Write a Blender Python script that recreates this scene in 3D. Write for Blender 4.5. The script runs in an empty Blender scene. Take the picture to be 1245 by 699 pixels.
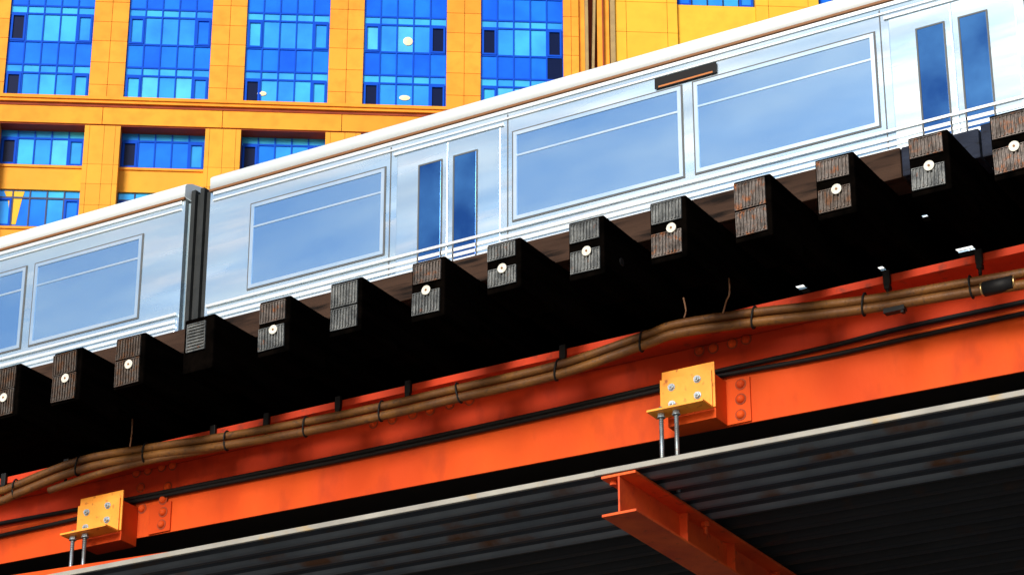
import bpy, bmesh, math, random
from mathutils import Vector, Matrix
random.seed(7)
S = bpy.context.scene
C = S.collection
R = math.radians

# ------------------------------------------------------------ camera model (survey of the photograph)
W0, H0, FPX = 1245.0, 699.0, 3170.0
YAW, PITCH, EYE = R(30.4), R(24.58), 1.6
_r = Vector((math.cos(YAW), math.sin(YAW), 0))
_F = Vector((-math.sin(YAW)*math.cos(PITCH), math.cos(YAW)*math.cos(PITCH), math.sin(PITCH)))
_U = Vector((math.sin(YAW)*math.sin(PITCH), -math.cos(YAW)*math.sin(PITCH), math.cos(PITCH)))
def atY(px, py, Y):
    d = _F*FPX + _r*(px-622.5) + _U*(349.5-py)
    t = Y/d.y
    return Vector((d.x*t, Y, EYE+d.z*t))

# ------------------------------------------------------------ materials
def mat(name, col, rough=.6, metal=0.0, col2=None, scale=4.0, amt=(.35,.65), stretch=(1,1,1), bump=0.0, bscale=None,
        third=None, tscale=30, tamt=(.6,.7), island=0.0, coat=0.0, spec=.5, rvar=0.0, coord='Object', shift=True):
    m = bpy.data.materials.new(name); m.use_nodes = True
    nt = m.node_tree; N = nt.nodes; L = nt.links
    b = N['Principled BSDF']
    b.inputs['Base Color'].default_value = (*col, 1); b.inputs['Roughness'].default_value = rough
    b.inputs['Metallic'].default_value = metal; b.inputs['Specular IOR Level'].default_value = spec
    if coat: b.inputs['Coat Weight'].default_value = coat; b.inputs['Coat Roughness'].default_value = .15
    tc = N.new('ShaderNodeTexCoord'); mp = N.new('ShaderNodeMapping'); mp.inputs['Scale'].default_value = stretch
    L.new(tc.outputs[coord], mp.inputs['Vector'])
    if shift:
        oi = N.new('ShaderNodeObjectInfo'); vm = N.new('ShaderNodeVectorMath'); vm.operation = 'SCALE'; vm.inputs[0].default_value = (37, 91, 53)
        L.new(oi.outputs['Random'], vm.inputs['Scale']); L.new(vm.outputs[0], mp.inputs['Location'])
    last = None
    def noise(sc, det=6):
        n = N.new('ShaderNodeTexNoise'); n.inputs['Scale'].default_value = sc; n.inputs['Detail'].default_value = det
        L.new(mp.outputs[0], n.inputs['Vector']); return n
    def ramp(src, lo, hi):
        r = N.new('ShaderNodeMapRange'); r.inputs[1].default_value = lo; r.inputs[2].default_value = hi
        L.new(src, r.inputs[0]); return r.outputs[0]
    def mix(a, bcol, fac, mode='MIX'):
        x = N.new('ShaderNodeMix'); x.data_type = 'RGBA'; x.blend_type = mode
        if isinstance(a, tuple): x.inputs[6].default_value = (*a, 1)
        else: L.new(a, x.inputs[6])
        if isinstance(bcol, tuple): x.inputs[7].default_value = (*bcol, 1)
        else: L.new(bcol, x.inputs[7])
        if isinstance(fac, float): x.inputs[0].default_value = fac
        else: L.new(fac, x.inputs[0])
        return x.outputs[2]
    cur = col
    if col2:
        n = noise(scale); cur = mix(cur, col2, ramp(n.outputs['Fac'], *amt))
    if third:
        n = noise(tscale, 8); cur = mix(cur, third, ramp(n.outputs['Fac'], *tamt))
    if island:
        g = N.new('ShaderNodeNewGeometry')
        f = N.new('ShaderNodeMapRange'); f.inputs[3].default_value = 1-island; f.inputs[4].default_value = 1+island*.5
        L.new(g.outputs['Random Per Island'], f.inputs[0])
        cb = N.new('ShaderNodeCombineColor')
        for i in range(3): L.new(f.outputs[0], cb.inputs[i])
        cur = mix(cur, cb.outputs[0], 1.0, 'MULTIPLY')
    if not isinstance(cur, tuple): L.new(cur, b.inputs['Base Color'])
    if rvar:
        n = noise(scale*1.7); r = N.new('ShaderNodeMapRange'); r.inputs[3].default_value = max(.02, rough-rvar); r.inputs[4].default_value = rough+rvar
        r.inputs[1].default_value = .3; r.inputs[2].default_value = .7
        L.new(n.outputs['Fac'], r.inputs[0]); L.new(r.outputs[0], b.inputs['Roughness'])
    if bump:
        n = noise(bscale or 60, 5); bp = N.new('ShaderNodeBump'); bp.inputs['Strength'].default_value = bump; bp.inputs['Distance'].default_value = .01
        L.new(n.outputs['Fac'], bp.inputs['Height']); L.new(bp.outputs[0], b.inputs['Normal'])
    return m

M = {}
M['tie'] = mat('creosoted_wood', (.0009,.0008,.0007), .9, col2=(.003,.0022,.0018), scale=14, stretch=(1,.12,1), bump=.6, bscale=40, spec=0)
M['tie_end'] = mat('end_grain', (.012,.009,.008), .85, col2=(.035,.022,.015), scale=20, bump=.5, bscale=70, spec=.15)
M['guard'] = mat('brown_timber', (.030,.016,.011), .85, col2=(.075,.042,.028), scale=9, stretch=(.12,1,1), amt=(.3,.75), third=(.008,.005,.004), tscale=22, tamt=(.52,.66), bump=.6, bscale=34, spec=.15)
M['guard_blue'] = mat('tarred_timber', (.010,.013,.024), .8, col2=(.022,.030,.055), scale=16, stretch=(.25,1,1), third=(.006,.006,.008), tscale=34, bump=.5, bscale=40, spec=.2)
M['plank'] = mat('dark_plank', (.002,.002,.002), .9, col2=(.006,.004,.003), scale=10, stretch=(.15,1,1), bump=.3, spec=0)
def plate(name, a, b_, rust, tamt): return mat(name, a, .5, .55, col2=b_, scale=18, third=rust, tscale=26, tamt=tamt, bump=.3, bscale=90, coord='Object')
M['plate_grey'] = plate('galvanised_plate', (.17,.18,.18), (.06,.066,.07), (.15,.06,.03), (.62,.76))
M['plate_rust'] = plate('rusty_plate', (.14,.12,.11), (.05,.04,.035), (.22,.075,.022), (.54,.70))
M['plate_brown'] = plate('brown_plate', (.055,.036,.026), (.10,.085,.075), (.10,.045,.02), (.52,.66))
M['disc'] = mat('white_disc', (.80,.78,.70), .5, col2=(.6,.58,.5), scale=60)
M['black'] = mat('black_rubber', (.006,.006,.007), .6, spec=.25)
M['orange'] = mat('orange_steel_paint', (.70,.088,.012), .6, col2=(.58,.060,.010), scale=2.0, stretch=(1,1,.5), third=(.34,.036,.014), tscale=7, tamt=(.52,.95), bump=.12, bscale=35, spec=.12, rvar=.1)
M['orange_shaded'] = mat('shaded_orange_paint', (.62,.055,.014), .6, col2=(.50,.040,.012), scale=2.0, stretch=(1,1,.5), third=(.28,.026,.012), tscale=8, tamt=(.52,.85), bump=.12, bscale=35, spec=.12)  # girder orange with the shade below the ties put into it
M['red'] = mat('red_steel_paint', (.62,.045,.008), .7, col2=(.45,.032,.006), scale=3, third=(.2,.03,.015), tscale=16, tamt=(.58,.75), bump=.15, bscale=40, spec=.3)
M['yellow'] = mat('lit_bracket_paint', (.95,.40,.045), .5, col2=(.9,.33,.03), scale=8, third=(.42,.11,.02), tscale=26, tamt=(.60,.74), bump=.12, spec=.4)  # girder orange turned yellow, its stronger light put into the colour
M['beam'] = mat('beam_paint', (.88,.125,.020), .6, col2=(.66,.075,.016), scale=5, third=(.30,.04,.014), tscale=18, tamt=(.60,.8), bump=.2, bscale=50, spec=.3)
M['bolt'] = mat('galvanised_bolt', (.50,.60,.66), .4, .7, col2=(.32,.38,.42), scale=40)
M['rod'] = mat('threaded_rod', (.42,.52,.60), .4, .8, col2=(.28,.30,.30), scale=12, third=(.22,.12,.06), tscale=30, tamt=(.6,.7))
M['conduit'] = mat('tan_conduit', (.19,.075,.012), .5, .15, col2=(.10,.036,.008), scale=7, third=(.07,.03,.012), tscale=45, tamt=(.55,.72), bump=.25, bscale=120)
M['brass'] = mat('brass_ring', (.65,.45,.2), .3, .9)
M['rust'] = mat('rusted_wire', (.16,.075,.035), .8)
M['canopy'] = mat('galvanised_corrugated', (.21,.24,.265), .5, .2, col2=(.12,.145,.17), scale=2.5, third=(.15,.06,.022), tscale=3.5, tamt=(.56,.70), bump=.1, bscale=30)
M['canopy_rib_shade'] = mat('rib_shade_corrugated', (.035,.045,.062), .6, .2, col2=(.02,.024,.034), scale=3, third=(.06,.03,.012), tscale=5)  # shade between the ribs painted as a dark colour, with rust blotches
M['canopy_dark'] = mat('shaded_corrugated', (.016,.017,.020), .7, .1, col2=(.009,.010,.012), scale=2.5, third=(.03,.015,.01), tscale=5)  # shade deeper under the canopy painted into the sheet colour
M['trim'] = mat('pale_flashing', (.36,.35,.31), .6, .1, col2=(.27,.26,.235), scale=5, third=(.40,.28,.12), tscale=9, tamt=(.6,.75))
M['pavement'] = mat('pale_concrete', (.36,.33,.28), .9, col2=(.30,.27,.23), scale=.5)
M['canopy_bounce'] = mat('pale_bounce_sheet', (.72,.66,.55), .7, col2=(.6,.55,.46), scale=3)
M['ground'] = mat('asphalt', (.10,.10,.10), .9, col2=(.07,.07,.07), scale=.6)
# train
M['t_white'] = mat('white_roof_paint', (.88,.96,1.0), .5, col2=(.84,.93,.99), scale=2, stretch=(.15,3,3), spec=.3)
M['t_steel'] = mat('brushed_stainless', (.80,.94,1.0), .24, .85, col2=(.46,.70,.96), scale=1.6, stretch=(.22,1,1.6), amt=(.35,.68), third=(.86,.94,1.0), tscale=4, tamt=(.50,.72), bump=.05, bscale=5, rvar=.08)
M['t_bright'] = mat('polished_stainless', (.95,.98,1.0), .35, .6, col2=(.85,.93,1.0), scale=6, stretch=(.05,1,3))
M['t_frame'] = mat('window_frame_steel', (.74,.86,.97), .28, .8, col2=(.55,.74,.93), scale=3)
M['t_glass'] = mat('tinted_window_glass', (.20,.40,.76), .10, .85, col2=(.36,.60,.92), scale=.8, stretch=(.4,1,1.6), rvar=.05)
M['t_glass2'] = mat('pale_window_glass', (.52,.76,1.0), .10, .85, col2=(.28,.54,.92), scale=.9, stretch=(.6,1,1.6), rvar=.05)
M['t_glassd'] = mat('deep_blue_door_glass', (.02,.10,.36), .10, .8, col2=(.10,.32,.70), scale=1.6, amt=(.4,.7))
M['t_brown'] = mat('brown_gutter', (.22,.085,.02), .5)
M['t_dark'] = mat('gangway_rubber', (.008,.012,.014), .8, col2=(.018,.022,.025), scale=8)
M['t_grey'] = mat('underframe_grey', (.10,.11,.12), .7)
M['t_end'] = mat('grey_end_panel', (.30,.36,.40), .5, .3)
M['led'] = mat('amber_display', (.5,.16,.03), .4)
# building
def facade(name, a, b_, isl=.08): return mat(name, a, .7, col2=b_, scale=.25, third=tuple(.84*v for v in a), tscale=1.2, tamt=(.45,.8), island=isl, bump=.2, bscale=6, spec=.25)
M['b_orange'] = facade('orange_stone', (.90,.345,.034), (.94,.40,.042))
M['b_gold'] = facade('golden_stone', (.90,.42,.04), (.82,.37,.04))
M['b_yellow'] = facade('yellow_stone', (.97,.52,.045), (.92,.47,.04), .06)
M['b_fascia'] = facade('fascia_stone', (.92,.34,.03), (.95,.39,.035))
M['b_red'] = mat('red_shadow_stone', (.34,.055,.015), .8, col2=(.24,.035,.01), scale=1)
M['b_tan'] = mat('tan_stone', (.42,.30,.13), .8, col2=(.34,.24,.11), scale=2)
M['b_joint'] = mat('joint_mortar', (.62,.19,.02), .9)
M['b_frame'] = mat('blue_window_frame', (.003,.075,.62), .6, spec=.1)
M['b_framed'] = mat('navy_window_frame', (.004,.015,.10), .4)
G = []
for i, c in enumerate([(.008,.12,.92),(.012,.17,1.0),(.03,.28,1.0),(.05,.40,1.0),(.08,.47,1.0)]):
    G.append(mat('curtain_glass_%s' % 'abcde'[i], c, .07, .25, col2=tuple(min(1, v*1.45) for v in c), scale=.45, spec=.3))
M['g_dark'] = mat('open_window_dark', (.002,.008,.05), .3, 0, spec=.15)
M['g_olive'] = mat('olive_glass', (.05,.07,.05), .2, .3)
M['glazing_or_reflection'] = mat('yellow_reflection', (.85,.50,.04), .8)
M['lamp'] = mat('cream_lampshade', (.95,.82,.55), .6)
def mi(name): return M[name]

# ------------------------------------------------------------ mesh builder
class MB:
    def __init__(s): s.bm = bmesh.new(); s.mats = []
    def _slot(s, m):
        if m not in s.mats: s.mats.append(m)
        return s.mats.index(m)
    def _fin(s, faces, m, smooth=False):
        if m is not None:
            k = s._slot(m)
            for f in faces: f.material_index = k
        if smooth:
            for f in faces: f.smooth = True
    def box(s, a, b, m=None, bevel=0, X=None):
        v = []
        for z in (a[2], b[2]):
            for x, y in ((a[0],a[1]),(b[0],a[1]),(b[0],b[1]),(a[0],b[1])):
                p = Vector((x,y,z)); v.append(s.bm.verts.new(X @ p if X else p))
        fs = [s.bm.faces.new([v[i] for i in q]) for q in ((3,2,1,0),(4,5,6,7),(0,1,5,4),(1,2,6,5),(2,3,7,6),(3,0,4,7))]
        if bevel:
            es = list({e for f in fs for e in f.edges})
            r = bmesh.ops.bevel(s.bm, geom=es, offset=bevel, segments=2, profile=.6, affect='EDGES')
            fs = list({f for q in v if q.is_valid for f in q.link_faces} | set(r['faces']))
        s._fin(fs, m); return fs
    def hexa(s, pts, m=None):       # 8 points, bottom ring then top ring
        v = [s.bm.verts.new(p) for p in pts]
        fs = [s.bm.faces.new([v[i] for i in q]) for q in ((3,2,1,0),(4,5,6,7),(0,1,5,4),(1,2,6,5),(2,3,7,6),(3,0,4,7))]
        s._fin(fs, m); return fs
    def cyl(s, p, q, r, m=None, n=16, r2=None, smooth=True):
        p, q = Vector(p), Vector(q); d = (q-p).normalized()
        a = d.orthogonal().normalized(); b = d.cross(a)
        r2 = r if r2 is None else r2
        A = [s.bm.verts.new(p+(a*math.cos(2*math.pi*i/n)+b*math.sin(2*math.pi*i/n))*r) for i in range(n)]
        B = [s.bm.verts.new(q+(a*math.cos(2*math.pi*i/n)+b*math.sin(2*math.pi*i/n))*r2) for i in range(n)]
        side = [s.bm.faces.new((A[i],A[(i+1)%n],B[(i+1)%n],B[i])) for i in range(n)]
        caps = [s.bm.faces.new(A[::-1]), s.bm.faces.new(B)]
        s._fin(side, m, smooth); s._fin(caps, m)
    def dome(s, p, d, r, h, m=None, n=14):
        p, d = Vector(p), Vector(d).normalized(); a = d.orthogonal().normalized(); b = d.cross(a)
        prev = None; fs = []
        for k in range(4):
            t = k/4*math.pi/2
            ring = [s.bm.verts.new(p+d*h*math.sin(t)+(a*math.cos(2*math.pi*i/n)+b*math.sin(2*math.pi*i/n))*r*math.cos(t)) for i in range(n)]
            if prev: fs += [s.bm.faces.new((prev[i],prev[(i+1)%n],ring[(i+1)%n],ring[i])) for i in range(n)]
            prev = ring
        top = s.bm.verts.new(p+d*h)
        fs += [s.bm.faces.new((prev[i],prev[(i+1)%n],top)) for i in range(n)]
        s._fin(fs, m, True)
    def tube(s, pts, r, m=None, n=12, sub=6):
        P = [Vector(p) for p in pts]; Q = []
        for i in range(len(P)-1):       # Catmull-Rom
            p0 = P[max(i-1,0)]; p1 = P[i]; p2 = P[i+1]; p3 = P[min(i+2,len(P)-1)]
            for k in range(sub):
                t = k/sub
                Q.append(.5*((2*p1)+(p2-p0)*t+(2*p0-5*p1+4*p2-p3)*t*t+(3*p1-p0-3*p2+p3)*t**3))
        Q.append(P[-1]); prev = None; fs = []
        for i, c in enumerate(Q):
            d = (Q[min(i+1,len(Q)-1)]-Q[max(i-1,0)]).normalized()
            a = d.cross(Vector((0,0,1)));
            a = a.normalized() if a.length > .05 else d.orthogonal().normalized()
            b = d.cross(a)
            ring = [s.bm.verts.new(c+(a*math.cos(2*math.pi*j/n)+b*math.sin(2*math.pi*j/n))*r) for j in range(n)]
            if prev: fs += [s.bm.faces.new((prev[j],prev[(j+1)%n],ring[(j+1)%n],ring[j])) for j in range(n)]
            else: s.bm.faces.new(ring[::-1])
            prev = ring
        s.bm.faces.new(prev); s._fin(fs, m, True)
    def extrude(s, prof, x0, x1, m=None, smooth=False, axis='X', closed=False, X=None):   # profile (y,z) swept along x
        def P(a, b, c):
            p = Vector((a, b, c)) if axis == 'X' else Vector((b, a, c)); return X @ p if X else p
        A = [s.bm.verts.new(P(x0, y, z)) for y, z in prof]; B = [s.bm.verts.new(P(x1, y, z)) for y, z in prof]
        n = len(prof); fs = []
        for i in range(n if closed else n-1):
            j = (i+1) % n; fs.append(s.bm.faces.new((A[i],A[j],B[j],B[i])))
        if closed: fs += [s.bm.faces.new(A[::-1]), s.bm.faces.new(B)]
        s._fin(fs, m, smooth); return fs
    def build(s, name, m=None, parent=None, loc=None, mw=None, bevelmod=0):
        bmesh.ops.recalc_face_normals(s.bm, faces=s.bm.faces)
        me = bpy.data.meshes.new(name); s.bm.to_mesh(me); s.bm.free()
        mats = s.mats if s.mats else [m]
        for k in mats: me.materials.append(k)
        o = bpy.data.objects.new(name, me); C.objects.link(o)
        if parent is not None: o.parent = parent
        if loc is not None: o.location = loc
        if bevelmod:
            b = o.modifiers.new('bevel', 'BEVEL'); b.width = bevelmod; b.segments = 2; b.limit_method = 'ANGLE'
        return o

def tag(o, label=None, cat=None, group=None, kind=None):
    if label: o['label'] = label
    if cat: o['category'] = cat
    if group: o['group'] = group
    if kind: o['kind'] = kind
    return o
def thing(name, loc, label, cat, group=None, rz=0):
    o = bpy.data.objects.new(name, None); C.objects.link(o); o.location = loc; o.rotation_euler.z = rz
    o.empty_display_size = .2
    return tag(o, label, cat, group)

# ------------------------------------------------------------ ground
b = MB(); b.box((-900,-500,-.5),(700,900,0)); tag(b.build('ground', M['ground']), kind='structure')
b = MB(); b.box((-120,-120,.004),(100,7.5,.12)); tag(b.build('pavement', M['pavement']), kind='structure')

# ------------------------------------------------------------ ties with their nail plates and discs
TZ0, TZ1, TW, TL = 6.862, 7.170, .195, 3.2
ties = [  # px of left face edge, z of underside, plates, disc(px,py) or None, label
 (-10,.0,'bb',(4,483),'dark tie end cut by the left picture edge, with white disc'),
 (65,.0,'bb',(80,460),'brown ribbed tie end with white disc, second from the left edge'),
 (139,.01,'bb',(155,442),'brown tie end with white disc just left of the single-plate tie'),
 (224,.0,'H',None,'tie end with one small plate ribbed crosswise and no disc'),
 (314,-.005,'RG',(331,400),'tie end with white disc, between the single-plate tie and a discless tie'),
 (401,.01,'gG',None,'tie end with two grey plates and no disc, left of centre'),
 (500,-.016,'RG',(517,352),'tie end with rusty upper plate over grey plate, right of discless grey tie'),
 (591,.036,'GG',(609,325),'tie end with two grey plates and disc, left of the tie with side hole'),
 (692,-.004,'GG',(713,305),'tie end with grey plates, disc and round hole in its side'),
 (790,-.016,'GR',(815,276),'tie end with grey plate over rusty plate and disc, left of the hanging wire'),
 (892,-.011,'rr',None,'tie end with two rusty plates and no disc, right of centre'),
 (993,-.004,'Rb',(1017,230),'tie end with orange scratched rusty upper plate and white disc'),
 (1105,.006,'RG',(1128,200),'tie end with bright silver lower plate and disc, last but one at right'),
 (1206,-.02,'RR',(1233,178),'tie end with white disc cut by the right picture edge'),
]
pm = {'b':'plate_brown','G':'plate_grey','g':'plate_grey','R':'plate_rust','r':'plate_rust'}
for i, (px, dz, pl, disc, lab) in enumerate(ties):
    x0 = atY(px, 400 if px > 60 else 470, 10.0)
    # x on the plane of the tie ends at tie-top height
    cx = -12
    for it in range(60):
        pass
    # solve for py so that z is about 7.0 at this px
    lo, hi = 0., 700.
    for _ in range(40):
        m_ = (lo+hi)/2
        if atY(px, m_, 10.0).z > 7.0: lo = m_
        else: hi = m_
    xx = atY(px, lo, 10.0).x
    yo = random.uniform(-.012,.012)
    t = thing('railway_tie', (xx+TW/2, 10.0+yo, TZ0+dz), lab, 'railway tie', 'timber ties under the near track', rz=R(random.uniform(-.6,.6)))
    hgt = TZ1-TZ0-dz
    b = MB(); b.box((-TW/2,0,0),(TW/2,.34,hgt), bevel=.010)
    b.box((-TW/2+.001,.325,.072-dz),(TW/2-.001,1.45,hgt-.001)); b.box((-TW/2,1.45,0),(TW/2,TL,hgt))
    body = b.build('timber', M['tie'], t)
    w = TW/2
    if pl == 'H':
        plates = [(-w+.025, w-.05, .115, .275, 'h', 'plate_grey')]
    else:
        gap = .030 if disc else .010
        if i in (6,7,8,9,11,12,13): gap = .05 if disc else .01
        if pl[0] in 'b': gap = .006
        mid = hgt*.5 + (.012 if disc else 0)
        top = hgt-.018; bot = .028 if pl[0] != 'b' else .014
        xi = .012
        plates = [(-w+xi, w-xi-.012, mid+gap/2, top, 'v', pm[pl[0]]), (-w+xi, w-xi-.012, bot, mid-gap/2, 'v', pm[pl[1]])]
    for (a, c, z0, z1, ori, mm) in plates:
        b = MB(); b.box((a,-.006,z0),(c,-.001,z1), bevel=.002)
        # rim and ribs of the pressed plate
        rr = .004
        b.box((a,-.012,z0),(a+rr,-.006,z1)); b.box((c-rr,-.012,z0),(c,-.006,z1))
        b.box((a+rr,-.012,z0),(c-rr,-.006,z0+rr)); b.box((a+rr,-.012,z1-rr),(c-rr,-.006,z1))
        if ori == 'v':
            n = 9; st = (c-a)/n
            for k in range(1, n):
                xk = a+st*k; b.box((xk-st*.2,-.015,z0+.007),(xk+st*.2,-.006,z1-.007), bevel=.0015)
        else:
            n = 9; st = (z1-z0)/n
            for k in range(1, n):
                zk = z0+st*k; b.box((a+.007,-.015,zk-st*.2),(c-.007,-.006,zk+st*.2), bevel=.0015)
        o = b.build('nail_plate', M[mm], t); o.rotation_euler.y = R(random.uniform(-1.2,1.2)); o.location = (random.uniform(-.003,.003),0,random.uniform(-.002,.002))
    if disc:
        p = atY(disc[0], disc[1], 9.975)
        lx = p.x-(xx+TW/2); lz = p.z-(TZ0+dz)
        b = MB(); b.cyl((lx,-.016,lz),(lx,-.022,lz),.025,n=24)
        d_ = b.build('disc', M['disc'], t)
        b = MB(); b.cyl((lx,-.022,lz),(lx,-.0245,lz),.006,n=10)
        b.build('nail', M['t_brown'], d_)
    if i == 8:
        b = MB(); b.cyl((w-.001,.18,.13),(w+.003,.18,.13),.022,n=18); b.build('bolt_hole', M['black'], t)

# guard timbers lying along the tie ends
def xat(px, Y, z):
    lo, hi = -400., 1100.
    for _ in range(50):
        m_ = (lo+hi)/2
        if atY(px, m_, Y).z > z: lo = m_
        else: hi = m_
    return atY(px, lo, Y).x
gx = [-18.0, xat(600,10.36,7.25), xat(1096,10.36,7.25), xat(1192,10.36,7.25), -2.2]
labs = ['long brown guard timber lying across the ties, left half','brown guard timber across the ties, right of centre','short blue-black tarred guard timber behind the tie with the bright silver plate','blue-black guard timber running out at the right edge']
for k in range(4):
    b = MB(); h_ = (.158,.162,.155,.172)[k]; g = .004
    n = 14
    for q in range(1):
        b.box((gx[k]+g,10.36-(.006 if k == 2 else 0),TZ1+.002),(gx[k+1]-g,10.54,TZ1+h_), bevel=.007)
    o = b.build('guard_timber', M['guard' if k < 2 else 'guard_blue'])
    tag(o, labs[k], 'timber beam', 'guard timbers along the tie ends')

# deck planks over the ties
rows = [(10.56,10.795),(10.80,10.862),(10.866,11.235),(11.24,11.33),(11.335,11.44),(11.448,11.70),(11.708,11.95),(11.958,12.20),(12.21,12.32),(12.45,12.7),(12.708,12.95),(12.958,13.17)]
slots = {3:[(-4.93,-4.855),(-4.47,-4.395),(-4.05,-3.94)], 1:[(-4.05,-4.005),(-3.60,-3.565)]}
pk = []
for ri, (y0, y1) in enumerate(rows):
    b = MB(); cuts = [-18.0] + [c for s_ in slots.get(ri, []) for c in s_] + [-2.2]
    for k in range(0, len(cuts), 2): b.box((cuts[k],y0,TZ1+.003),(cuts[k+1],y1,TZ1+.030))
    pk.append(b)
deck = thing('plank_deck', (-7.8,10.56,TZ1), 'dark plank deck laid over the ties, seen from below', 'deck')
for b in pk:
    o = b.build('plank', M['plank'], deck); o.matrix_parent_inverse = Matrix.Translation((7.8,-10.56,-TZ1))
def rail(Y, z, x0, x1, label):
    b = MB()
    prof = [(-.065,0),(.065,0),(.065,.012),(.012,.03),(.012,.10),(.034,.115),(.034,.15),(-.034,.15),(-.034,.115),(-.012,.10),(-.012,.03),(-.065,.012)]
    b.extrude([(Y+y, z+zz) for y, zz in prof], x0, x1, closed=True)
    tag(b.build('rail', M['rust']), label, 'rail', 'running rails')
rail(11.72, TZ1+.002, -18.0, -2.2, 'near rail of the near track behind the guard timber')
rail(13.135, TZ1+.002, -18.0, -2.2, 'second rail of the near track behind the planks')

# ------------------------------------------------------------ near girder
WY = 10.95
gl = -18.0; gr = -2.2
def wz(x): return 6.442 + (x+9.875)*(6.332-6.442)/(9.875-3.639)     # underside of the girder follows a slight haunch
gird = thing('plate_girder', (-7.8, WY, 6.35), 'long orange-red riveted steel girder under the black ties', 'girder')
def kid(b, name, m, parent, root, **k):
    o = b.build(name, m, parent, **k)
    if parent is root: o.matrix_parent_inverse = Matrix.Translation(-root.location)
    return o
b = MB(); b.hexa([(gl,WY,wz(gl)),(gr,WY,wz(gr)),(gr,WY+.012,wz(gr)),(gl,WY+.012,wz(gl)),(gl,WY,6.82),(gr,WY,6.82),(gr,WY+.012,6.82),(gl,WY+.012,6.82)])
kid(b, 'web', M['orange'], gird, gird)
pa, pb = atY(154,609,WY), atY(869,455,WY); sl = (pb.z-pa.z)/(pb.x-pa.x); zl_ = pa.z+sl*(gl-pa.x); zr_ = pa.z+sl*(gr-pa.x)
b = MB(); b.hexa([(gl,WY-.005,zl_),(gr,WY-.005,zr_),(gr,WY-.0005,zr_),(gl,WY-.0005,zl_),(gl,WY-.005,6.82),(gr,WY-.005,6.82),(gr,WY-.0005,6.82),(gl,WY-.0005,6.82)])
kid(b, 'upper_web_shade', M['orange_shaded'], gird, gird)  # thin added layer, its redder colour painting shade on the upper web
b = MB(); b.extrude([(10.70,6.856),(10.70,6.818),(10.712,6.815),(10.93,6.822),(10.949,6.823),(10.949,6.856)], gl, gr, closed=True)
kid(b, 'top_flange', M['red'], gird, gird)
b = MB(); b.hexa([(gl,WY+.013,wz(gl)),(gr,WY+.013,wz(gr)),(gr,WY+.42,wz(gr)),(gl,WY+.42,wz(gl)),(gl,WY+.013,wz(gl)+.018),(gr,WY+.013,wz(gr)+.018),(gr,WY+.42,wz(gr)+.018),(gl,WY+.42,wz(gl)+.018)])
kid(b, 'bottom_flange', M['black'], gird, gird)  # shade under the girder painted in as flat black
riv = [(851,427),(868,424),(891,418),(908,413),(167,575),(181,572),(198,568),(211,566),(455,515),(478,510),(503,504),(524,499),(548,492),(572,487),(902,468),(902,486),(902,505),(200,608),(200,623),(198,638),(172,593),(205,592),(173,618)]
for px, py in riv:
    p = atY(px, py, WY); b = MB()
    off = .006 if py < 600 and px not in (902,) else 0
    if px in (902,200,198) and py > 460 and py not in (568,566): off = .012
    b.cyl((p.x,WY-off,p.z),(p.x,WY-off-.003,p.z),.030,M['b_red'],n=18); b.dome((p.x,WY-off-.003,p.z),(0,-1,0),.023,.019,M['red' if py < 600 and not off else 'orange']); kid(b, 'rivet', M['red' if py < 600 and not off else 'orange'], gird, gird)  # dark disc below each head paints the rivet's shadow ring
for px0, px1 in ((884,913),(183,209)):
    a = atY(px0, 475 if px0 > 500 else 620, WY); c = atY(px1, 475 if px0 > 500 else 620, WY)
    b = MB(); zt = 6.60
    b.box((a.x,WY-.012,wz(a.x)+.003),(c.x,WY,zt), bevel=.002); kid(b, 'splice_plate', M['orange'], gird, gird)
for px, py in [(5,575),(81,559),(259,520),(324,505),(411,488),(496,468),(684,426),(1078,339),(1190,313)]:
    p = atY(px, py, 10.685); b = MB()
    b.box((p.x-.018,10.678,6.80),(p.x+.018,10.6995,6.875), bevel=.004)
    b.cyl((p.x,10.688,6.74),(p.x,10.688,6.80),.009,n=10)
    b.box((p.x-.014,10.676,6.775),(p.x+.014,10.712,6.80), bevel=.003)
    kid(b, 'hook_bolt', M['black'], gird, gird)

def inner_girder(Y, lab):
    g_ = thing('track_girder', (-7.8, Y, 6.4), lab, 'girder', 'girders deeper under the tracks')
    b = MB(); b.box((gl,Y,6.42),(gr,Y+.014,6.84)); kid(b, 'web', M['red'], g_, g_)
    b = MB(); b.box((gl,Y-.13,6.843),(gr,Y+.15,6.858)); b.box((gl,Y-.13,6.402),(gr,Y+.15,6.418)); kid(b, 'flange', M['red'], g_, g_)
inner_girder(12.38, 'dark red girder standing deep behind the front girder')

# ------------------------------------------------------------ cables and conduits on the web
YC = 10.655
A_ = [(-60,612),(0,597),(19,590),(96,560),(177,545),(276,530),(372,513),(464,494),(558,472),(678,444),(781,409),(825,394),(917,380),(1051,365),(1181,343),(1245,332),(1330,314)]
B_ = [(-60,624),(0,609),(21,600),(96,571),(177,554.5),(276,541),(372,524.5),(464,505.5),(558,483.5),(678,455.5),(781,420),(825,405),(917,392),(1051,376),(1181,355),(1245,346),(1330,328)]
C_ = [(60,596),(103,581),(137,571),(177,561),(230,551),(290,540)]
for k, (pts, r_, dy, lab) in enumerate([(A_,.0235,0,'upper tan conduit strapped along the top of the orange girder'),(B_,.0245,0,'lower tan conduit strapped along the top of the orange girder'),(C_,.020,.012,'short third tan conduit under the bundle above the left yellow bracket')]):
    b = MB(); b.tube([atY(x, y, YC+dy) for x, y in pts], r_, n=14)
    tag(b.build('conduit', M['conduit']), lab, 'conduit', 'conduits on the girder')
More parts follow.
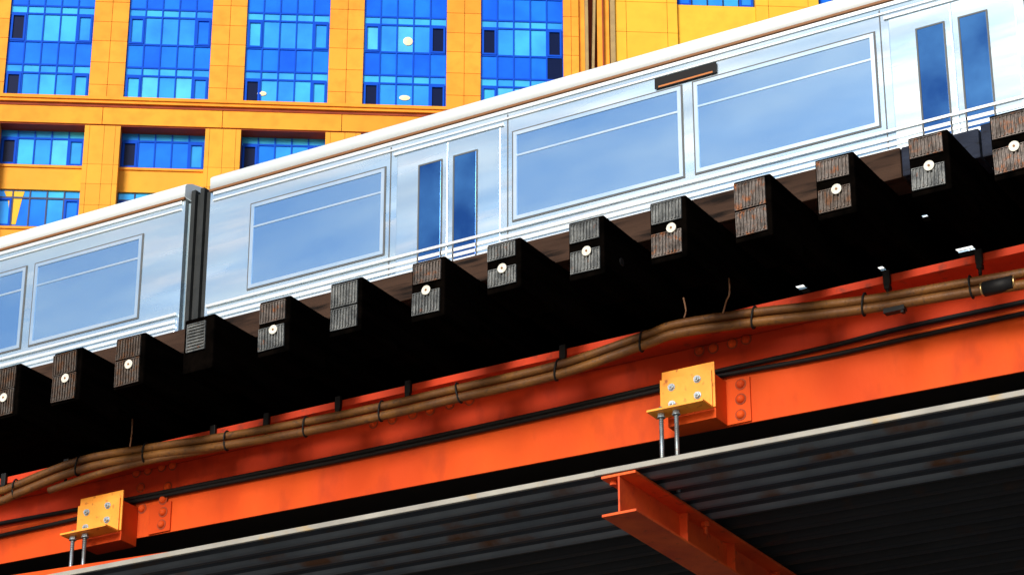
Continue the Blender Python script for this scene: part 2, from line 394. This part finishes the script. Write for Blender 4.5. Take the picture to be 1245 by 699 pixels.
for x, y in [(19,594),(96,566),(177,550),(276,535.5),(372,518.5),(464,499.5),(558,477.5),(678,449.5),(781,414.5),(917,386),(1051,370),(1181,349)]:
    c = atY(x, y, YC); b = MB(); n = 20; ry, rz_ = .029, .056; sl = random.uniform(-.012,.012)
    pts = [(c.x+sl*math.sin(2*math.pi*k/n), c.y+ry*math.cos(2*math.pi*k/n), c.z+rz_*math.sin(2*math.pi*k/n)) for k in range(n+1)]
    b.tube(pts, .0055, n=8, sub=1)
    tag(b.build('cable_tie', M['black']), 'black strap tied round the pair of tan conduits', 'cable tie', 'black straps round the conduits')
b = MB(); p, q = atY(1197,352,YC), atY(1233,344,YC)
cp = thing('conduit_coupling', p, 'black sleeve coupling with brass rings at the right end of the conduit', 'coupling')
b.cyl((0,-.004,0), q-p+Vector((0,-.004,0)), .036, n=18); b.build('sleeve', M['black'], cp)
for e, f_ in ((-.08,-.02),(1.02,1.08)):
    b = MB(); d_ = q-p; b.cyl(d_*e+Vector((0,-.004,0)), d_*f_+Vector((0,-.004,0)), .033, n=18); b.build('ring', M['brass'], cp)
YK = 10.930
for k, (pts, lab) in enumerate([
  ([(-60,649),(0,636),(94,619),(154,607),(419,553.5),(614,511.5),(802,469),(869,452),(1000,423),(1100,398),(1245,367),(1330,348)],'upper thin black cable running across the orange girder'),
  ([(-60,665),(0,651),(94,630),(154,611.5),(419,558.5),(614,516.5),(802,474),(869,458),(1000,434),(1100,412),(1245,381),(1330,363)],'lower thin black cable running across the orange girder')]):
    b = MB(); b.tube([atY(x, y, YK) for x, y in pts], .0125, n=10)
    tag(b.build('cable', M['black']), lab, 'cable', 'black cables on the girder')
wires = [([(879,283),(884,318),(887,354),(883,366),(879,381)],10.5,'bent rusty wire hanging between the ties right of centre'),
         ([(831,362),(834,378),(832,390),(843,403)],10.7,'short twisted wire tied to the conduit above the right bracket'),
         ([(159,488),(161,505),(160,528),(158,543)],10.5,'thin wire hanging from the ties above the left bracket'),
         ([(112,520),(121,548),(128,560),(137,572)],10.86,'thin brown wire wrapped across the conduits at left')]
for pts, Y, lab in wires:
    b = MB(); b.tube([atY(x, y, Y) for x, y in pts], .0045, n=6)
    tag(b.build('hanging_wire', M['rust']), lab, 'wire', 'loose rusty wires')
b = MB(); p = atY(1085,381,YC+.02); q = atY(1103,378,YC+.02); b.box((p.x-.03,YC-.02,p.z-.008),(q.x,YC+.02,p.z+.016)); b.box((q.x-.02,YC-.015,p.z-.02),(q.x-.006,YC+.015,p.z-.01))
tag(b.build('conduit_clamp', M['black']), 'small black clamp under the conduit at right', 'clamp')

# ------------------------------------------------------------ yellow hanger brackets
def bracket(pxl, pyl, pxr, pyr, pyb, rods, label):
    YP = 10.80
    a = atY(pxl, pyl, YP); c = atY(pxr, pyr, YP); zb = atY(pxr, pyb, YP).z
    w = c.x-a.x; zt = c.z
    t = thing('hanger_bracket', (a.x, YP, zb), label, 'bracket', 'yellow brackets carrying the canopy rods')
    h = zt-zb
    b = MB(); b.box((.006,0,.0),(w,.010,h), bevel=.002); b.build('plate', M['yellow'], t)
    b = MB(); b.box((0,-.011,.0),(w-.012,-.001,h-.045), bevel=.002); b.build('front_plate', M['yellow'], t)
    b = MB(); b.hexa([(.02,-.115,-.008),(w-.03,-.115,-.008),(w,-.0,-.008),(.0,-.0,-.008),(.02,-.115,.003),(w-.03,-.115,.003),(w,-.0,.003),(.0,-.0,.003)])
    b2 = MB(); x0 = -.02
    b2.box((x0,-.125,-.012),(w-.008,-.0115,-.001), bevel=.0015); b2.build('shelf', M['yellow'], t); b.bm.free()
    b = MB(); b.box((.03,.0105,-.055),(w-.004,WY-YP-.001,h-.06), bevel=.002); b.build('box_arm', M['orange'], t)
    for fx, fz in ((.22,.60),(.70,.66),(.22,.22),(.70,.30)):
        b = MB(); x, z = w*fx, h*fz
        b.cyl((x,-.011,z),(x,-.0145,z),.020,n=18); b.cyl((x,-.0145,z),(x,-.026,z),.0155,n=6,smooth=False); b.cyl((x,-.026,z),(x,-.034,z),.007,n=10)
        b.build('bolt', M['bolt'], t)
    for rx in rods:
        x = w*rx; y = -.075
        b = MB(); b.cyl((x,y,-.44),(x,y,.022),.0105,n=14)
        for k in range(42): b.cyl((x,y,-.435+k*.0105),(x,y,-.431+k*.0105),.0118,n=12)
        o = b.build('rod', M['rod'], t)
        b = MB(); b.cyl((x,y,-.032),(x,y,-.0125),.018,n=6,smooth=False); b.cyl((x,y,-.036),(x,y,-.032),.021,n=16)
        b.cyl((x,y,0),(x,y,.014),.018,n=6,smooth=False); b.build('nut', M['bolt'], o)
    return t
bracket(803,452,868,439,494,(.12,.40),'yellow bolted bracket on the girder above the steel beam end, right one')
bracket(97,607,150,595,643,(.11,.39),'yellow bolted bracket in the lower left corner on the girder')

# ------------------------------------------------------------ platform canopy below
def cz(x): return 5.957 - .013*(x+5.0)
can = thing('corrugated_canopy', (-7.8,10.3,5.95), 'grey corrugated metal canopy roof underside with pale front edge', 'canopy')
def corr(y0, y1, pitch, amp, x0, x1, dz, name, m):
    b = MB(); n = int((y1-y0)/pitch*20); prev = None; fs = []
    for k in range(n+1):
        y = y0+(y1-y0)*k/n; ph = (y-y0)/pitch*2*math.pi
        s_ = math.sin(ph); z = amp*max(-1, min(1, (s_-.15)*1.7))
        ring = [b.bm.verts.new((x, y, cz(x)+dz+z)) for x in (x0, (x0+x1)/2, x1)]
        if prev:
            for j in range(2): fs.append(b.bm.faces.new((prev[j],prev[j+1],ring[j+1],ring[j])))
        prev = ring
    b._fin(fs, m, True)
    for f in fs: f.normal_update()
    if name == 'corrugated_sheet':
        b._fin([f for f in fs if f.calc_center_median().z-cz(f.calc_center_median().x)-dz > 9 or not .50 < ((f.calc_center_median().y-y0)/pitch) % 1 < .76], M['canopy_rib_shade'], True)
    return kid(b, name, m, can, can)
xs = -5.45
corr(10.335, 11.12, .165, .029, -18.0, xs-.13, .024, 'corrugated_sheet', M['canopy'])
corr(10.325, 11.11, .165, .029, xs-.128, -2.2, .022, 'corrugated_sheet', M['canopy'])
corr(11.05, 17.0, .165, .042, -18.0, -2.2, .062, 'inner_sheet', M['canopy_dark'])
b = MB(); x0, x1 = xs-.13, -2.2
def edge(b, x0, x1, y, t0, t1):
    b.hexa([(x0,y,cz(x0)+t0),(x1,y,cz(x1)+t0),(x1,y+.02,cz(x1)+t0),(x0,y+.02,cz(x0)+t0),(x0,y,cz(x0)+t1),(x1,y,cz(x1)+t1),(x1,y+.02,cz(x1)+t1),(x0,y+.02,cz(x0)+t1)])
edge(b, x0, x1, 10.285, -.004, .024); kid(b, 'edge_flashing', M['trim'], can, can, bevelmod=.003)
b = MB(); edge(b, -18.0, x0-.003, 10.298, .0, .028); kid(b, 'edge_flashing', M['trim'], can, can, bevelmod=.003)
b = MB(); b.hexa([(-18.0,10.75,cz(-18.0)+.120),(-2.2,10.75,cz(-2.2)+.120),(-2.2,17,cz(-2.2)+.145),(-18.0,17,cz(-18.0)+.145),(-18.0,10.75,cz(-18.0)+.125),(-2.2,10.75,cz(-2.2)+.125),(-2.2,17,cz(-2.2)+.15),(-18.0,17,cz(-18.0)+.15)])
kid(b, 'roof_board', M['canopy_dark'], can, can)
p, q = atY(99,686,10.62), atY(246,664,10.62); sl = (q.z-p.z)/(q.x-p.x); z0 = p.z+sl*(-18.0-p.x); x1 = q.x
b = MB(); b.hexa([(-18.0,10.62,z0-.09),(x1,10.62,q.z-.09),(x1,10.63,q.z-.09),(-18.0,10.63,z0-.09),(-18.0,10.62,z0),(x1,10.62,q.z),(x1,10.63,q.z),(-18.0,10.63,z0)])
b.hexa([(-18.0,10.631,z0-.012),(x1,10.631,q.z-.012),(x1,10.73,q.z-.012),(-18.0,10.73,z0-.012),(-18.0,10.631,z0),(x1,10.631,q.z),(x1,10.73,q.z),(-18.0,10.73,z0)])
tag(b.build('steel_angle', M['orange']), 'thin orange steel angle just above the canopy edge at lower left', 'steel angle')
b = MB(); b.hexa([(-18.0,10.46,cz(-18.0)+.085),(-2.2,10.46,cz(-2.2)+.085),(-2.2,10.74,cz(-2.2)+.085),(-18.0,10.74,cz(-18.0)+.085),(-18.0,10.46,cz(-18.0)+.090),(-2.2,10.46,cz(-2.2)+.090),(-2.2,10.74,cz(-2.2)+.090),(-18.0,10.74,cz(-18.0)+.090)])
kid(b, 'bounce_sheet', M['canopy_bounce'], can, can)  # unseen pale sheet, added to bounce sunlight onto the lower web
# cross beam
zt = cz(xs)-.012+.0; bd = .205
bm_ = thing('steel_beam', (xs, 10.29, zt-bd), 'orange I-beam end under the corrugated canopy edge', 'beam')
fw = .092
b = MB(); b.box((-.005,0,.013),(.005,6.5,bd-.013)); b.build('web', M['beam'], bm_)
b = MB(); b.box((-fw,-.004,0),(fw,6.5,.013), bevel=.002); b.build('bottom_flange', M['beam'], bm_)
b = MB(); b.box((-fw,-.004,bd-.013),(fw,6.5,bd), bevel=.002); b.build('top_flange', M['beam'], bm_)
for y in (.62,1.15,1.68,2.3):
    b = MB(); b.box((.0055,y,.0135),(.05,y+.010,bd-.0135)); b.build('stiffener', M['beam'], bm_)
b = MB(); b.cyl((.06,.80,bd-.075),(.06,.80,bd-.0135),.011,n=12); b.cyl((.06,.80,bd-.036),(.06,.80,bd-.014),.024,n=6,smooth=False); b.build('bolt', M['beam'], bm_)
b = MB(); b.cyl((-.055,.05,bd-.034),(-.055,.05,bd-.0135),.018,n=6,smooth=False); b.build('bolt', M['beam'], bm_)

# ------------------------------------------------------------ far track carrying the train
FY = 14.98
b = MB(); b.box((-30,14.0,6.95),(6,17.4,7.17)); 
tag(b.build('track_bed', M['plank']), kind='structure')
rail(FY, 7.173, -30, 6, 'near rail under the train'); rail(FY+1.435, 7.173, -30, 6, 'far rail under the train')

# ------------------------------------------------------------ train
TY = 14.30; CY = 15.70
def prof_side():
    return [(TY+.03,8.25),(TY,8.45),(TY,10.500)]
ROOF = [(TY-.012,10.628),(TY-.014,10.722),(TY+.012,10.748),(TY+.07,10.773),(TY+.30,10.820),(TY+.75,10.875),(CY,10.895)]
def mirror(p): return p + [(2*CY-y, z) for y, z in reversed(p[:-1])]
def train_car(x0, x1, label, doors, first):
    t = thing('train_car', ((x0+x1)/2, CY, 7.32), label, 'train car', 'cars of the elevated train')
    K = lambda b, n, m, p=None, **k: kid(b, n, m, p or t, t, **k)
    b = MB(); b.extrude(mirror(ROOF), x0, x1, closed=True, smooth=False, m=M['t_white'])
    for f in b.bm.faces:
        if len(f.verts) == 4: f.smooth = True
    K(b, 'roof', M['t_white'])
    b = MB(); b.box((x0,TY-.020,10.606),(x1,TY+.0,10.624)); K(b, 'gutter', M['t_brown'])
    # body shell
    b = MB(); b.extrude([(TY+.03,8.25),(TY,8.45),(TY,10.62),(2*CY-TY,10.62),(2*CY-TY,8.45),(2*CY-TY-.03,8.25)], x0, x1, closed=True)
    K(b, 'body', M['t_steel'])
    b = MB()
    for z0, z1 in ((10.572,10.600),(10.520,10.536)): b.box((x0+.03,TY-.012,z0),(x1-.03,TY-.0005,z1), bevel=.003)
    K(b, 'upper_moulding', M['t_bright'])
    # belt of polished flutes below the windows
    b = MB(); z = 9.60
    while z > 8.7:
        b.box((x0+.03,TY-.014,z-.030),(x1-.03,TY-.0005,z), bevel=.006); z -= .045
    K(b, 'fluted_panel', M['t_bright'])
    b = MB(); b.box((x0+.02,TY-.022,9.628),(x1-.02,TY-.0005,9.650), bevel=.004); K(b, 'belt_rail', M['t_bright'])
    # windows and doors
    def window(a, c, z0, z1, gm, parent=None, nm='window'):
        b = MB(); fr = .028
        b.box((a,TY-.010,z0),(a+fr,TY-.0006,z1)); b.box((c-fr,TY-.010,z0),(c,TY-.0006,z1))
        b.box((a+fr,TY-.010,z0),(c-fr,TY-.0006,z0+fr)); b.box((a+fr,TY-.010,z1-fr),(c-fr,TY-.0006,z1))
        f_ = K(b, nm, M['t_frame'], parent)
        g = .012; b = MB(); b.box((a-g,TY-.006,z0-g),(a,TY-.0006,z1+g)); b.box((c,TY-.006,z0-g),(c+g,TY-.0006,z1+g)); b.box((a,TY-.006,z1),(c,TY-.0006,z1+g)); b.box((a,TY-.006,z0-g),(c,TY-.0006,z0)); K(b, 'gasket', M['t_grey'], f_)
        b = MB(); b.box((a+fr,TY-.004,z0+fr),(c-fr,TY-.0008,z1-fr)); K(b, 'pane', gm, f_)
        if nm == 'window' and c-a > .8:
            b = MB(); b.box((a+fr,TY-.008,z1-.20),(c-fr,TY-.0041,z1-.185)); K(b, 'vent_bar', M['t_frame'], f_)
    dw = .44
    edges = []
    for dx in doors:
        for a, c in ((dx-dw, dx-.003), (dx+.003, dx+dw)):
            b = MB(); b.box((a,TY-.007,8.50),(c,TY-.0005,10.47), bevel=.004); d_ = K(b, 'door', M['t_steel'])
            b = MB(); fr = .02; wa, wc = (a+.20, c-.055) if c < dx else (a+.055, c-.20)
            b.box((wa,TY-.0125,9.35),(wc,TY-.0075,10.33), bevel=.002); f_ = K(b, 'door_window', M['t_glassd'], d_)
            b = MB(); g = .012
            b.box((wa-g,TY-.014,9.35-g),(wa,TY-.0072,10.33+g)); b.box((wc,TY-.014,9.35-g),(wc+g,TY-.0072,10.33+g)); b.box((wa,TY-.014,10.33),(wc,TY-.0072,10.33+g)); K(b, 'gasket', M['t_grey'], d_)
        b = MB(); b.box((dx-dw-.03,TY-.016,10.475),(dx+dw+.03,TY-.0006,10.497), bevel=.003); K(b, 'door_header', M['t_bright'])
        edges += [dx-dw-.06, dx+dw+.06]
    ed = [x0+.35] + edges + [x1-.35]
    q = 0; wdark = (4, 3) if first else (1,)
    for k in range(0, len(ed), 2):
        a, c = ed[k], ed[k+1]; n = max(1, round((c-a)/1.25)); s_ = (c-a)/n
        for j in range(n):
            window(a+s_*j+.05, a+s_*(j+1)-.05, 9.70, 10.40, M['t_glass'] if q in wdark else M['t_glass2']); q += 1
    if first:
        xs0, xs1 = xat(797,TY,10.50), xat(872,TY,10.50)
        b = MB(); b.box((xs0,TY-.016,10.425),(xs1,TY-.0125,10.51), bevel=.003); sg = K(b, 'destination_sign', M['black'])
        b = MB(); b.box((xs0+.03,TY-.0175,10.432),(xs1-.03,TY-.0162,10.445)); K(b, 'amber_strip', M['led'], sg)
    # end panel with gangway bellows
    for xe, s_ in ((x0,-1),(x1,1)):
        b = MB(); b.box((min(xe,xe+s_*.012),TY+.06,8.4),(max(xe,xe+s_*.012),2*CY-TY-.06,10.60)); K(b, 'end_panel', M['t_end'])
    for xx in [v for v in ed if x0+.5 < v < x1-.5]:
        b = MB(); b.box((xx-.004,TY-.0035,8.5),(xx+.004,TY-.0004,10.56)); K(b, 'panel_seam', M['t_grey'])
    # trucks
    for cxx in (x0+2.6, x1-2.6):
        b = MB(); b.box((cxx-1.1,FY-.12,7.62),(cxx+1.1,FY+.0,7.80), bevel=.02); b.box((cxx-.3,FY,7.65),(cxx+.3,FY+1.43,7.85)); b.box((cxx-1.1,FY+1.44,7.62),(cxx+1.1,FY+1.56,7.80), bevel=.02)
        tr = K(b, 'truck', M['t_grey'])
        for wx in (-.75,.75):
            for wy in (FY, FY+1.435):
                b = MB(); b.cyl((cxx+wx,wy-.05,7.68),(cxx+wx,wy+.05,7.68),.355,n=28); K(b, 'wheel', M['t_grey'], tr)
    b = MB(); b.box((x0+.6,TY+.35,7.95),(x1-.6,2*CY-TY-.35,8.249)); K(b, 'underframe', M['t_grey'])
    return t
xg = xat(237, TY, 10.1)
train_car(xg+.12, xg+.12+14.6, 'long silver-blue train car with white roof filling the right of the gap', [xat(545,TY,10.1), xat(1160,TY,10.1)], True)
train_car(xg-.12-14.6, xg-.12, 'silver train car with white roof at left, behind the dark gap', [xg-.12-3.4, xg-.12-9], False)
b = MB(); 
for k in range(5): b.box((xg-.105+k*.043,TY+.05+(.03 if k % 2 else 0),8.3),(xg-.067+k*.043,2*CY-TY-.05,10.70-(.03 if k % 2 else 0)))
tag(b.build('gangway_bellows', M['t_dark']), 'dark folded bellows in the gap between the two train cars', 'bellows')

# ------------------------------------------------------------ orange tower behind
O = Vector((-90.51, 119.616, 82.744)); AZ = R(56.0)
u = Vector((math.sin(AZ), math.cos(AZ), 0)); nn = Vector((u.y, -u.x, 0))
BX = Matrix(((u.x,-nn.x,0,O.x),(u.y,-nn.y,0,O.y),(0,0,1,O.z),(0,0,0,1)))     # local x along facade, local y into the building, z up
tower = thing('office_tower', (O.x, O.y, 0), 'orange stone office tower with blue glass window bays', 'building')
def bk(b, name, m, parent=None):
    o = b.build(name, m, parent if parent is not None else tower)
    o.matrix_parent_inverse = Matrix.Translation((-O.x,-O.y,0)) @ BX
    return o
def bks(b, name, m, parent):      # children of parts that already sit in the facade frame
    return b.build(name, m, parent)
P0, PW, PER = -7.67, 5.47, 7.725        # first window start, width, pitch
bays = [P0+PER*k for k in range(-2, 4)]
TOP = 18.0
# concrete body behind everything
b = MB(); b.box((-26,1.75,-O.z+0.0),(23.9,22,TOP)); b.box((23.9,1.7,-O.z),(60,22,TOP)); bk(b, 'core', M['b_joint'])
def panels(b, x0, x1, z0, z1, y, xs_, zs_, m, g=.03, th=.12):
    X = [x0]+[v for v in xs_ if x0 < v < x1]+[x1]; Z = [z0]+sorted(v for v in zs_ if z0 < v < z1)+[z1]
    for i in range(len(X)-1):
        for j in range(len(Z)-1):
            b.box((X[i]+(g/2 if i else 0),y,Z[j]+(g/2 if j else 0)),(X[i+1]-(g/2 if i < len(X)-2 else 0),y+th,Z[j+1]-(g/2 if j < len(Z)-2 else 0)), m)
zj = [1.2,2.86,4.46,5.9,7.4,8.9,10.3,11.8,13.3,14.8,16.3]
edges = []
for k, x in enumerate(bays):
    b = MB(); bg = MB()
    xr = x+PW; xn = x+PER if k < 5 else 22.0
    if k < 5 or True:
        panels(b, xr, xn, .14, TOP, 0, [xr+(xn-xr)*.52], zj, M['b_orange'])
        bg.box((xr+.02,.1,.14),(xn-.02,1.74,TOP))
        bk(b, 'upper_pier', M['b_orange']); bk(bg, 'pier_core', M['b_joint'])
b = MB(); bg = MB()
panels(b, -26, bays[0], .14, TOP, 0, [-24.6], zj, M['b_orange']); bg.box((-26,.1,.14),(bays[0]-.02,1.74,TOP))
bk(b, 'upper_pier', M['b_orange']); bk(bg, 'pier_core', M['b_joint'])
# cornice band
b = MB()
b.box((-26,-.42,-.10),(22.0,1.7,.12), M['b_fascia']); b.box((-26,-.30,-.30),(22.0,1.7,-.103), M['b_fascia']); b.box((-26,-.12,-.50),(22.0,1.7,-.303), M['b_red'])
bk(b, 'cornice', M['b_fascia'])
b = MB(); panels(b, -26, 22.0, -1.72, -.503, -.06, [-16.6,-8.9,-1.2,6.5,14.3], [], M['b_fascia'], g=.04, th=1.7)
bk(b, 'fascia_band', M['b_fascia'])
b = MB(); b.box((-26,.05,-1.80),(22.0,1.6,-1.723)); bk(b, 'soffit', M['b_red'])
# lower piers and spandrels
zl = [-4.6,-6.0,-7.5,-9.0,-10.6,-12.2,-14]
for k, x in enumerate(bays):
    b = MB(); xr = x+PW-.05; xn = (x+PER-.02) if k < 5 else 22.0
    panels(b, xr, xn, -30, -1.803, 0, [xr+(xn-xr)*.14, xr+(xn-xr)*.55, xr+(xn-xr)*.86] if k % 2 else [xr+(xn-xr)*.12, xr+(xn-xr)*.5, xr+(xn-xr)*.86], zl, M['b_gold'], g=.02, th=1.7); bk(b, 'lower_pier', M['b_gold'])
b = MB()
panels(b, -26, bays[0]-.02, -30, -1.803, 0, [-24.8], zl, M['b_gold'], th=1.7)
bk(b, 'lower_pier', M['b_gold'])
for k, x in enumerate(bays):
    for z in (-4.38,-8.78,-13.2):
        b = MB(); b.box((x-.015,.74,z-.16),(x+PW-.055,1.5,z), M['b_orange']); b.box((x-.015,.86,z-1.72),(x+PW-.055,1.5,z-.165), M['b_gold']); bk(b, 'spandrel', M['b_gold'])
b = MB(); b.box((-26,.0,-O.z),(60,1.7,-30.003)); bk(b, 'podium_wall', M['b_gold'])

def glazing_or_reflection(x, w, z0, rowsz, y, seed, fm='b_frame', dark=()):
    """one window: frame of mullions and transoms with its panes; rowsz = heights and types from the bottom"""
    rnd = random.Random(seed)
    H = sum(r_[0] for r_ in rowsz); n = 5; cw = w/n
    b = MB(); t = .09
    for i in range(n+1):
        xx = x+cw*i; a = max(x, xx-t/2); c = min(x+w, xx+t/2)
        b.box((a,y-.06,z0),(c,y+.05,z0+H), M[fm])
    z = z0
    for j, (h, ty) in enumerate(rowsz):
        for i in range(n):
            a = x+cw*i+(t if i == 0 else t/2); c = x+cw*(i+1)-(t if i == n-1 else t/2)
            b.box((a,y-.055,z),(c,y+.045,z+.125), M[fm])
            if ty == 'T' and i in (0, n-1):    # operable casement
                f = .13; zz0, zz1 = z+.09, z+h
                b.box((a,y-.10,zz0),(a+f,y+.03,zz1), M['b_frame']); b.box((c-f,y-.10,zz0),(c,y+.03,zz1), M['b_frame'])
                b.box((a+f,y-.10,zz0),(c-f,y+.03,zz0+f), M['b_frame']); b.box((a+f,y-.10,zz1-f),(c-f,y+.03,zz1), M['b_frame'])
        z += h
    fr = bk(b, 'window', M[fm])
    b = MB(); z = z0; base = rnd.random()
    for j, (h, ty) in enumerate(rowsz):
        for i in range(n):
            if ty == 'T': k = rnd.choice([2,3,3,4,2] if base > .35 else [1,2,2,3])
            elif ty == 's': k = rnd.choice([2,3,3])
            else: k = rnd.choice([0,1,1])
            m_ = G[k]
            if ty == 'T' and i in (0, n-1) and rnd.random() < .22: m_ = M['g_dark']
            if (j, i) in dark: m_ = M['g_dark']
            dy = rnd.uniform(0,.02)
            b.box((x+cw*i+.02,y+dy,z+.02),(x+cw*(i+1)-.02,y+.03+dy,z+h+.02), m_)
        z += h
    bks(b, 'glass', None, fr)
    return fr
wlist = {}
for k, x in enumerate(bays):
    fl = [(0.14,[(1.82,'T'),(.62,'s')]),(2.58,[(1.72,'m'),(2.08,'T'),(.60,'s')]),(6.98,[(1.72,'m'),(2.08,'T'),(.62,'s')]),(11.4,[(1.72,'m'),(2.08,'T'),(.62,'s')])]
    for j, (z0, rw) in enumerate(fl):
        dk = ()
        if k == 3-1+1 and j == 0: dk = ()
        if k == 3 and j == 0: dk = ((0,0),)
        if k == 4 and j == 0: dk = ((0,0),(0,4))
        if k == 5 and j == 1: dk = ((0,4),(1,4))
        if k == 5 and j == 0: dk = ((0,4),(1,4))
        if k == 1 and j == 1: dk = ((1,0),)
        if k == 4 and j == 1: dk = ((1,4),)
        wlist[(k,j)] = glazing_or_reflection(x+.0, PW, z0, rw, .22, 31*k+7*j+3, dark=dk)
for k, x in enumerate(bays[:5]):
    for j, z0 in enumerate((-4.37,-8.77)):
        dk = ((0,0),) if j == 0 else ()
        wlist[(k,10+j)] = glazing_or_reflection(x-.01, PW-.05, z0, [(1.95,'T'),(.60 if j == 0 else .62,'s')] if j == 0 else [(2.05,'T'),(.60,'s')], 1.02, 91*k+5*j+1, fm='b_frame' if j == 0 else 'b_framed', dark=dk)
def ell(px_u, z, y, ru, rz_, parent, m='lamp'):
    b = MB(); n = 20; v = [b.bm.verts.new((px_u+ru*math.cos(2*math.pi*i/n), y, z+rz_*math.sin(2*math.pi*i/n))) for i in range(n)]
    c_ = b.bm.verts.new((px_u, y-.06, z))
    for i in range(n): b.bm.faces.new((v[i], v[(i+1)%n], c_))
    return bks(b, 'ceiling_lamp', M[m], parent)
ell(1.25,1.0,.19,.30,.17,wlist[(3,0)]); ell(10.55,1.0,.19,.36,.19,wlist[(4,0)]); ell(10.7,4.15+1.1,.19,.32,.32,wlist[(4,1)],'lamp'); 
# painted yellow reflection of a building and dark panes in the low left window
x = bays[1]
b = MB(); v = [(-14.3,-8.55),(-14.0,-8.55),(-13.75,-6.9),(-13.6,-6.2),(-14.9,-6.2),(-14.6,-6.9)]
f = b.bm.faces.new([b.bm.verts.new((a, 1.0, z)) for a, z in v]); bks(b, 'glazing_or_reflection', M['glazing_or_reflection'], wlist[(1,11)])

# corner fins and right wing
b = MB()
b.box((22.003,.25,-30),(22.42,1.7,TOP), M['b_orange'])
b.box((22.42,-.25,-30),(22.62,1.69,TOP), M['b_tan'])
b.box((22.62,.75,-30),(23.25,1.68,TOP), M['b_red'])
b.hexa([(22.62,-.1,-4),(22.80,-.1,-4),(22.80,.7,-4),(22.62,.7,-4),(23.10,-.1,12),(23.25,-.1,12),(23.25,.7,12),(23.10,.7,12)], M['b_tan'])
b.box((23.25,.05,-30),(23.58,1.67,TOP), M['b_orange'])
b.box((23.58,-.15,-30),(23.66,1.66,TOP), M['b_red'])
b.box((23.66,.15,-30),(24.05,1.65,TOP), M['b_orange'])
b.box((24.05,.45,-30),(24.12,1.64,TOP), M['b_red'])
b.box((24.12,-.2,-30),(24.42,1.63,TOP), M['b_tan'])
bk(b, 'corner_fins', M['b_tan'])
b = MB(); zw = [v for v in (-.4,1.85,4.1,6.40,8.72,11.0,13.3,15.6)]
panels(b, 24.423, 28.62, -30, TOP, 0, [25.2,27.95], zw, M['b_yellow'], g=.03, th=1.69)
panels(b, 33.95, 38.2, -30, TOP, 0, [34.8,37.5], zw, M['b_yellow'], g=.03, th=1.69)
panels(b, 43.6, 60, -30, TOP, 0, [44.4,47,50,53,56], zw, M['b_yellow'], g=.03, th=1.69)
bk(b, 'wing_cladding', M['b_yellow'])
for x0 in (28.625, 38.203):
    for z in (8.78, 4.35-4.4+.02):
        b = MB(); b.box((x0,.30,z-3.9),(x0+5.32,1.68,z-.003), M['b_yellow']); bk(b, 'wing_spandrel', M['b_yellow'])
for x0 in (28.63, 38.21):
    glazing_or_reflection(x0, 5.30, 8.79, [(2.05,'T'),(.6,'s')], .55, int(x0*3), fm='b_framed')
    glazing_or_reflection(x0, 5.30, 4.0-3.9+.0, [(2.05,'T'),(2.6,'m')], .95, int(x0*5), fm='b_framed')

# ------------------------------------------------------------ light
sun_dir = Vector((.08, -1.0, 0)).normalized(); EL = R(19)
sv = Vector((sun_dir.x*math.cos(EL), sun_dir.y*math.cos(EL), math.sin(EL)))
L = bpy.data.lights.new('sun', 'SUN'); L.energy = 3.3; L.angle = R(20); L.color = (1.0,.965,.91)
lo_ = bpy.data.objects.new('sun', L); C.objects.link(lo_); lo_.rotation_euler = sv.to_track_quat('Z','Y').to_euler()
w = bpy.data.worlds.new('World'); S.world = w; w.use_nodes = True
nt = w.node_tree; bgn = nt.nodes['Background']; sky = nt.nodes.new('ShaderNodeTexSky'); sky.sky_type = 'NISHITA'; sky.sun_disc = False
sky.sun_elevation = EL; sky.sun_rotation = math.atan2(sv.x, sv.y); sky.air_density = 1.0; sky.dust_density = 1.5
nt.links.new(sky.outputs[0], bgn.inputs[0]); bgn.inputs[1].default_value = .13

# ------------------------------------------------------------ camera
cam = bpy.data.cameras.new('camera'); co = bpy.data.objects.new('camera', cam); C.objects.link(co)
cam.sensor_width = 36; cam.lens = 36*FPX/W0; cam.clip_end = 3000
co.matrix_world = Matrix(((_r.x,_U.x,-_F.x,0),(_r.y,_U.y,-_F.y,0),(_r.z,_U.z,-_F.z,EYE),(0,0,0,1)))
S.camera = co
S.view_settings.view_transform = 'Standard'; S.view_settings.look = 'None'; S.view_settings.exposure = 0
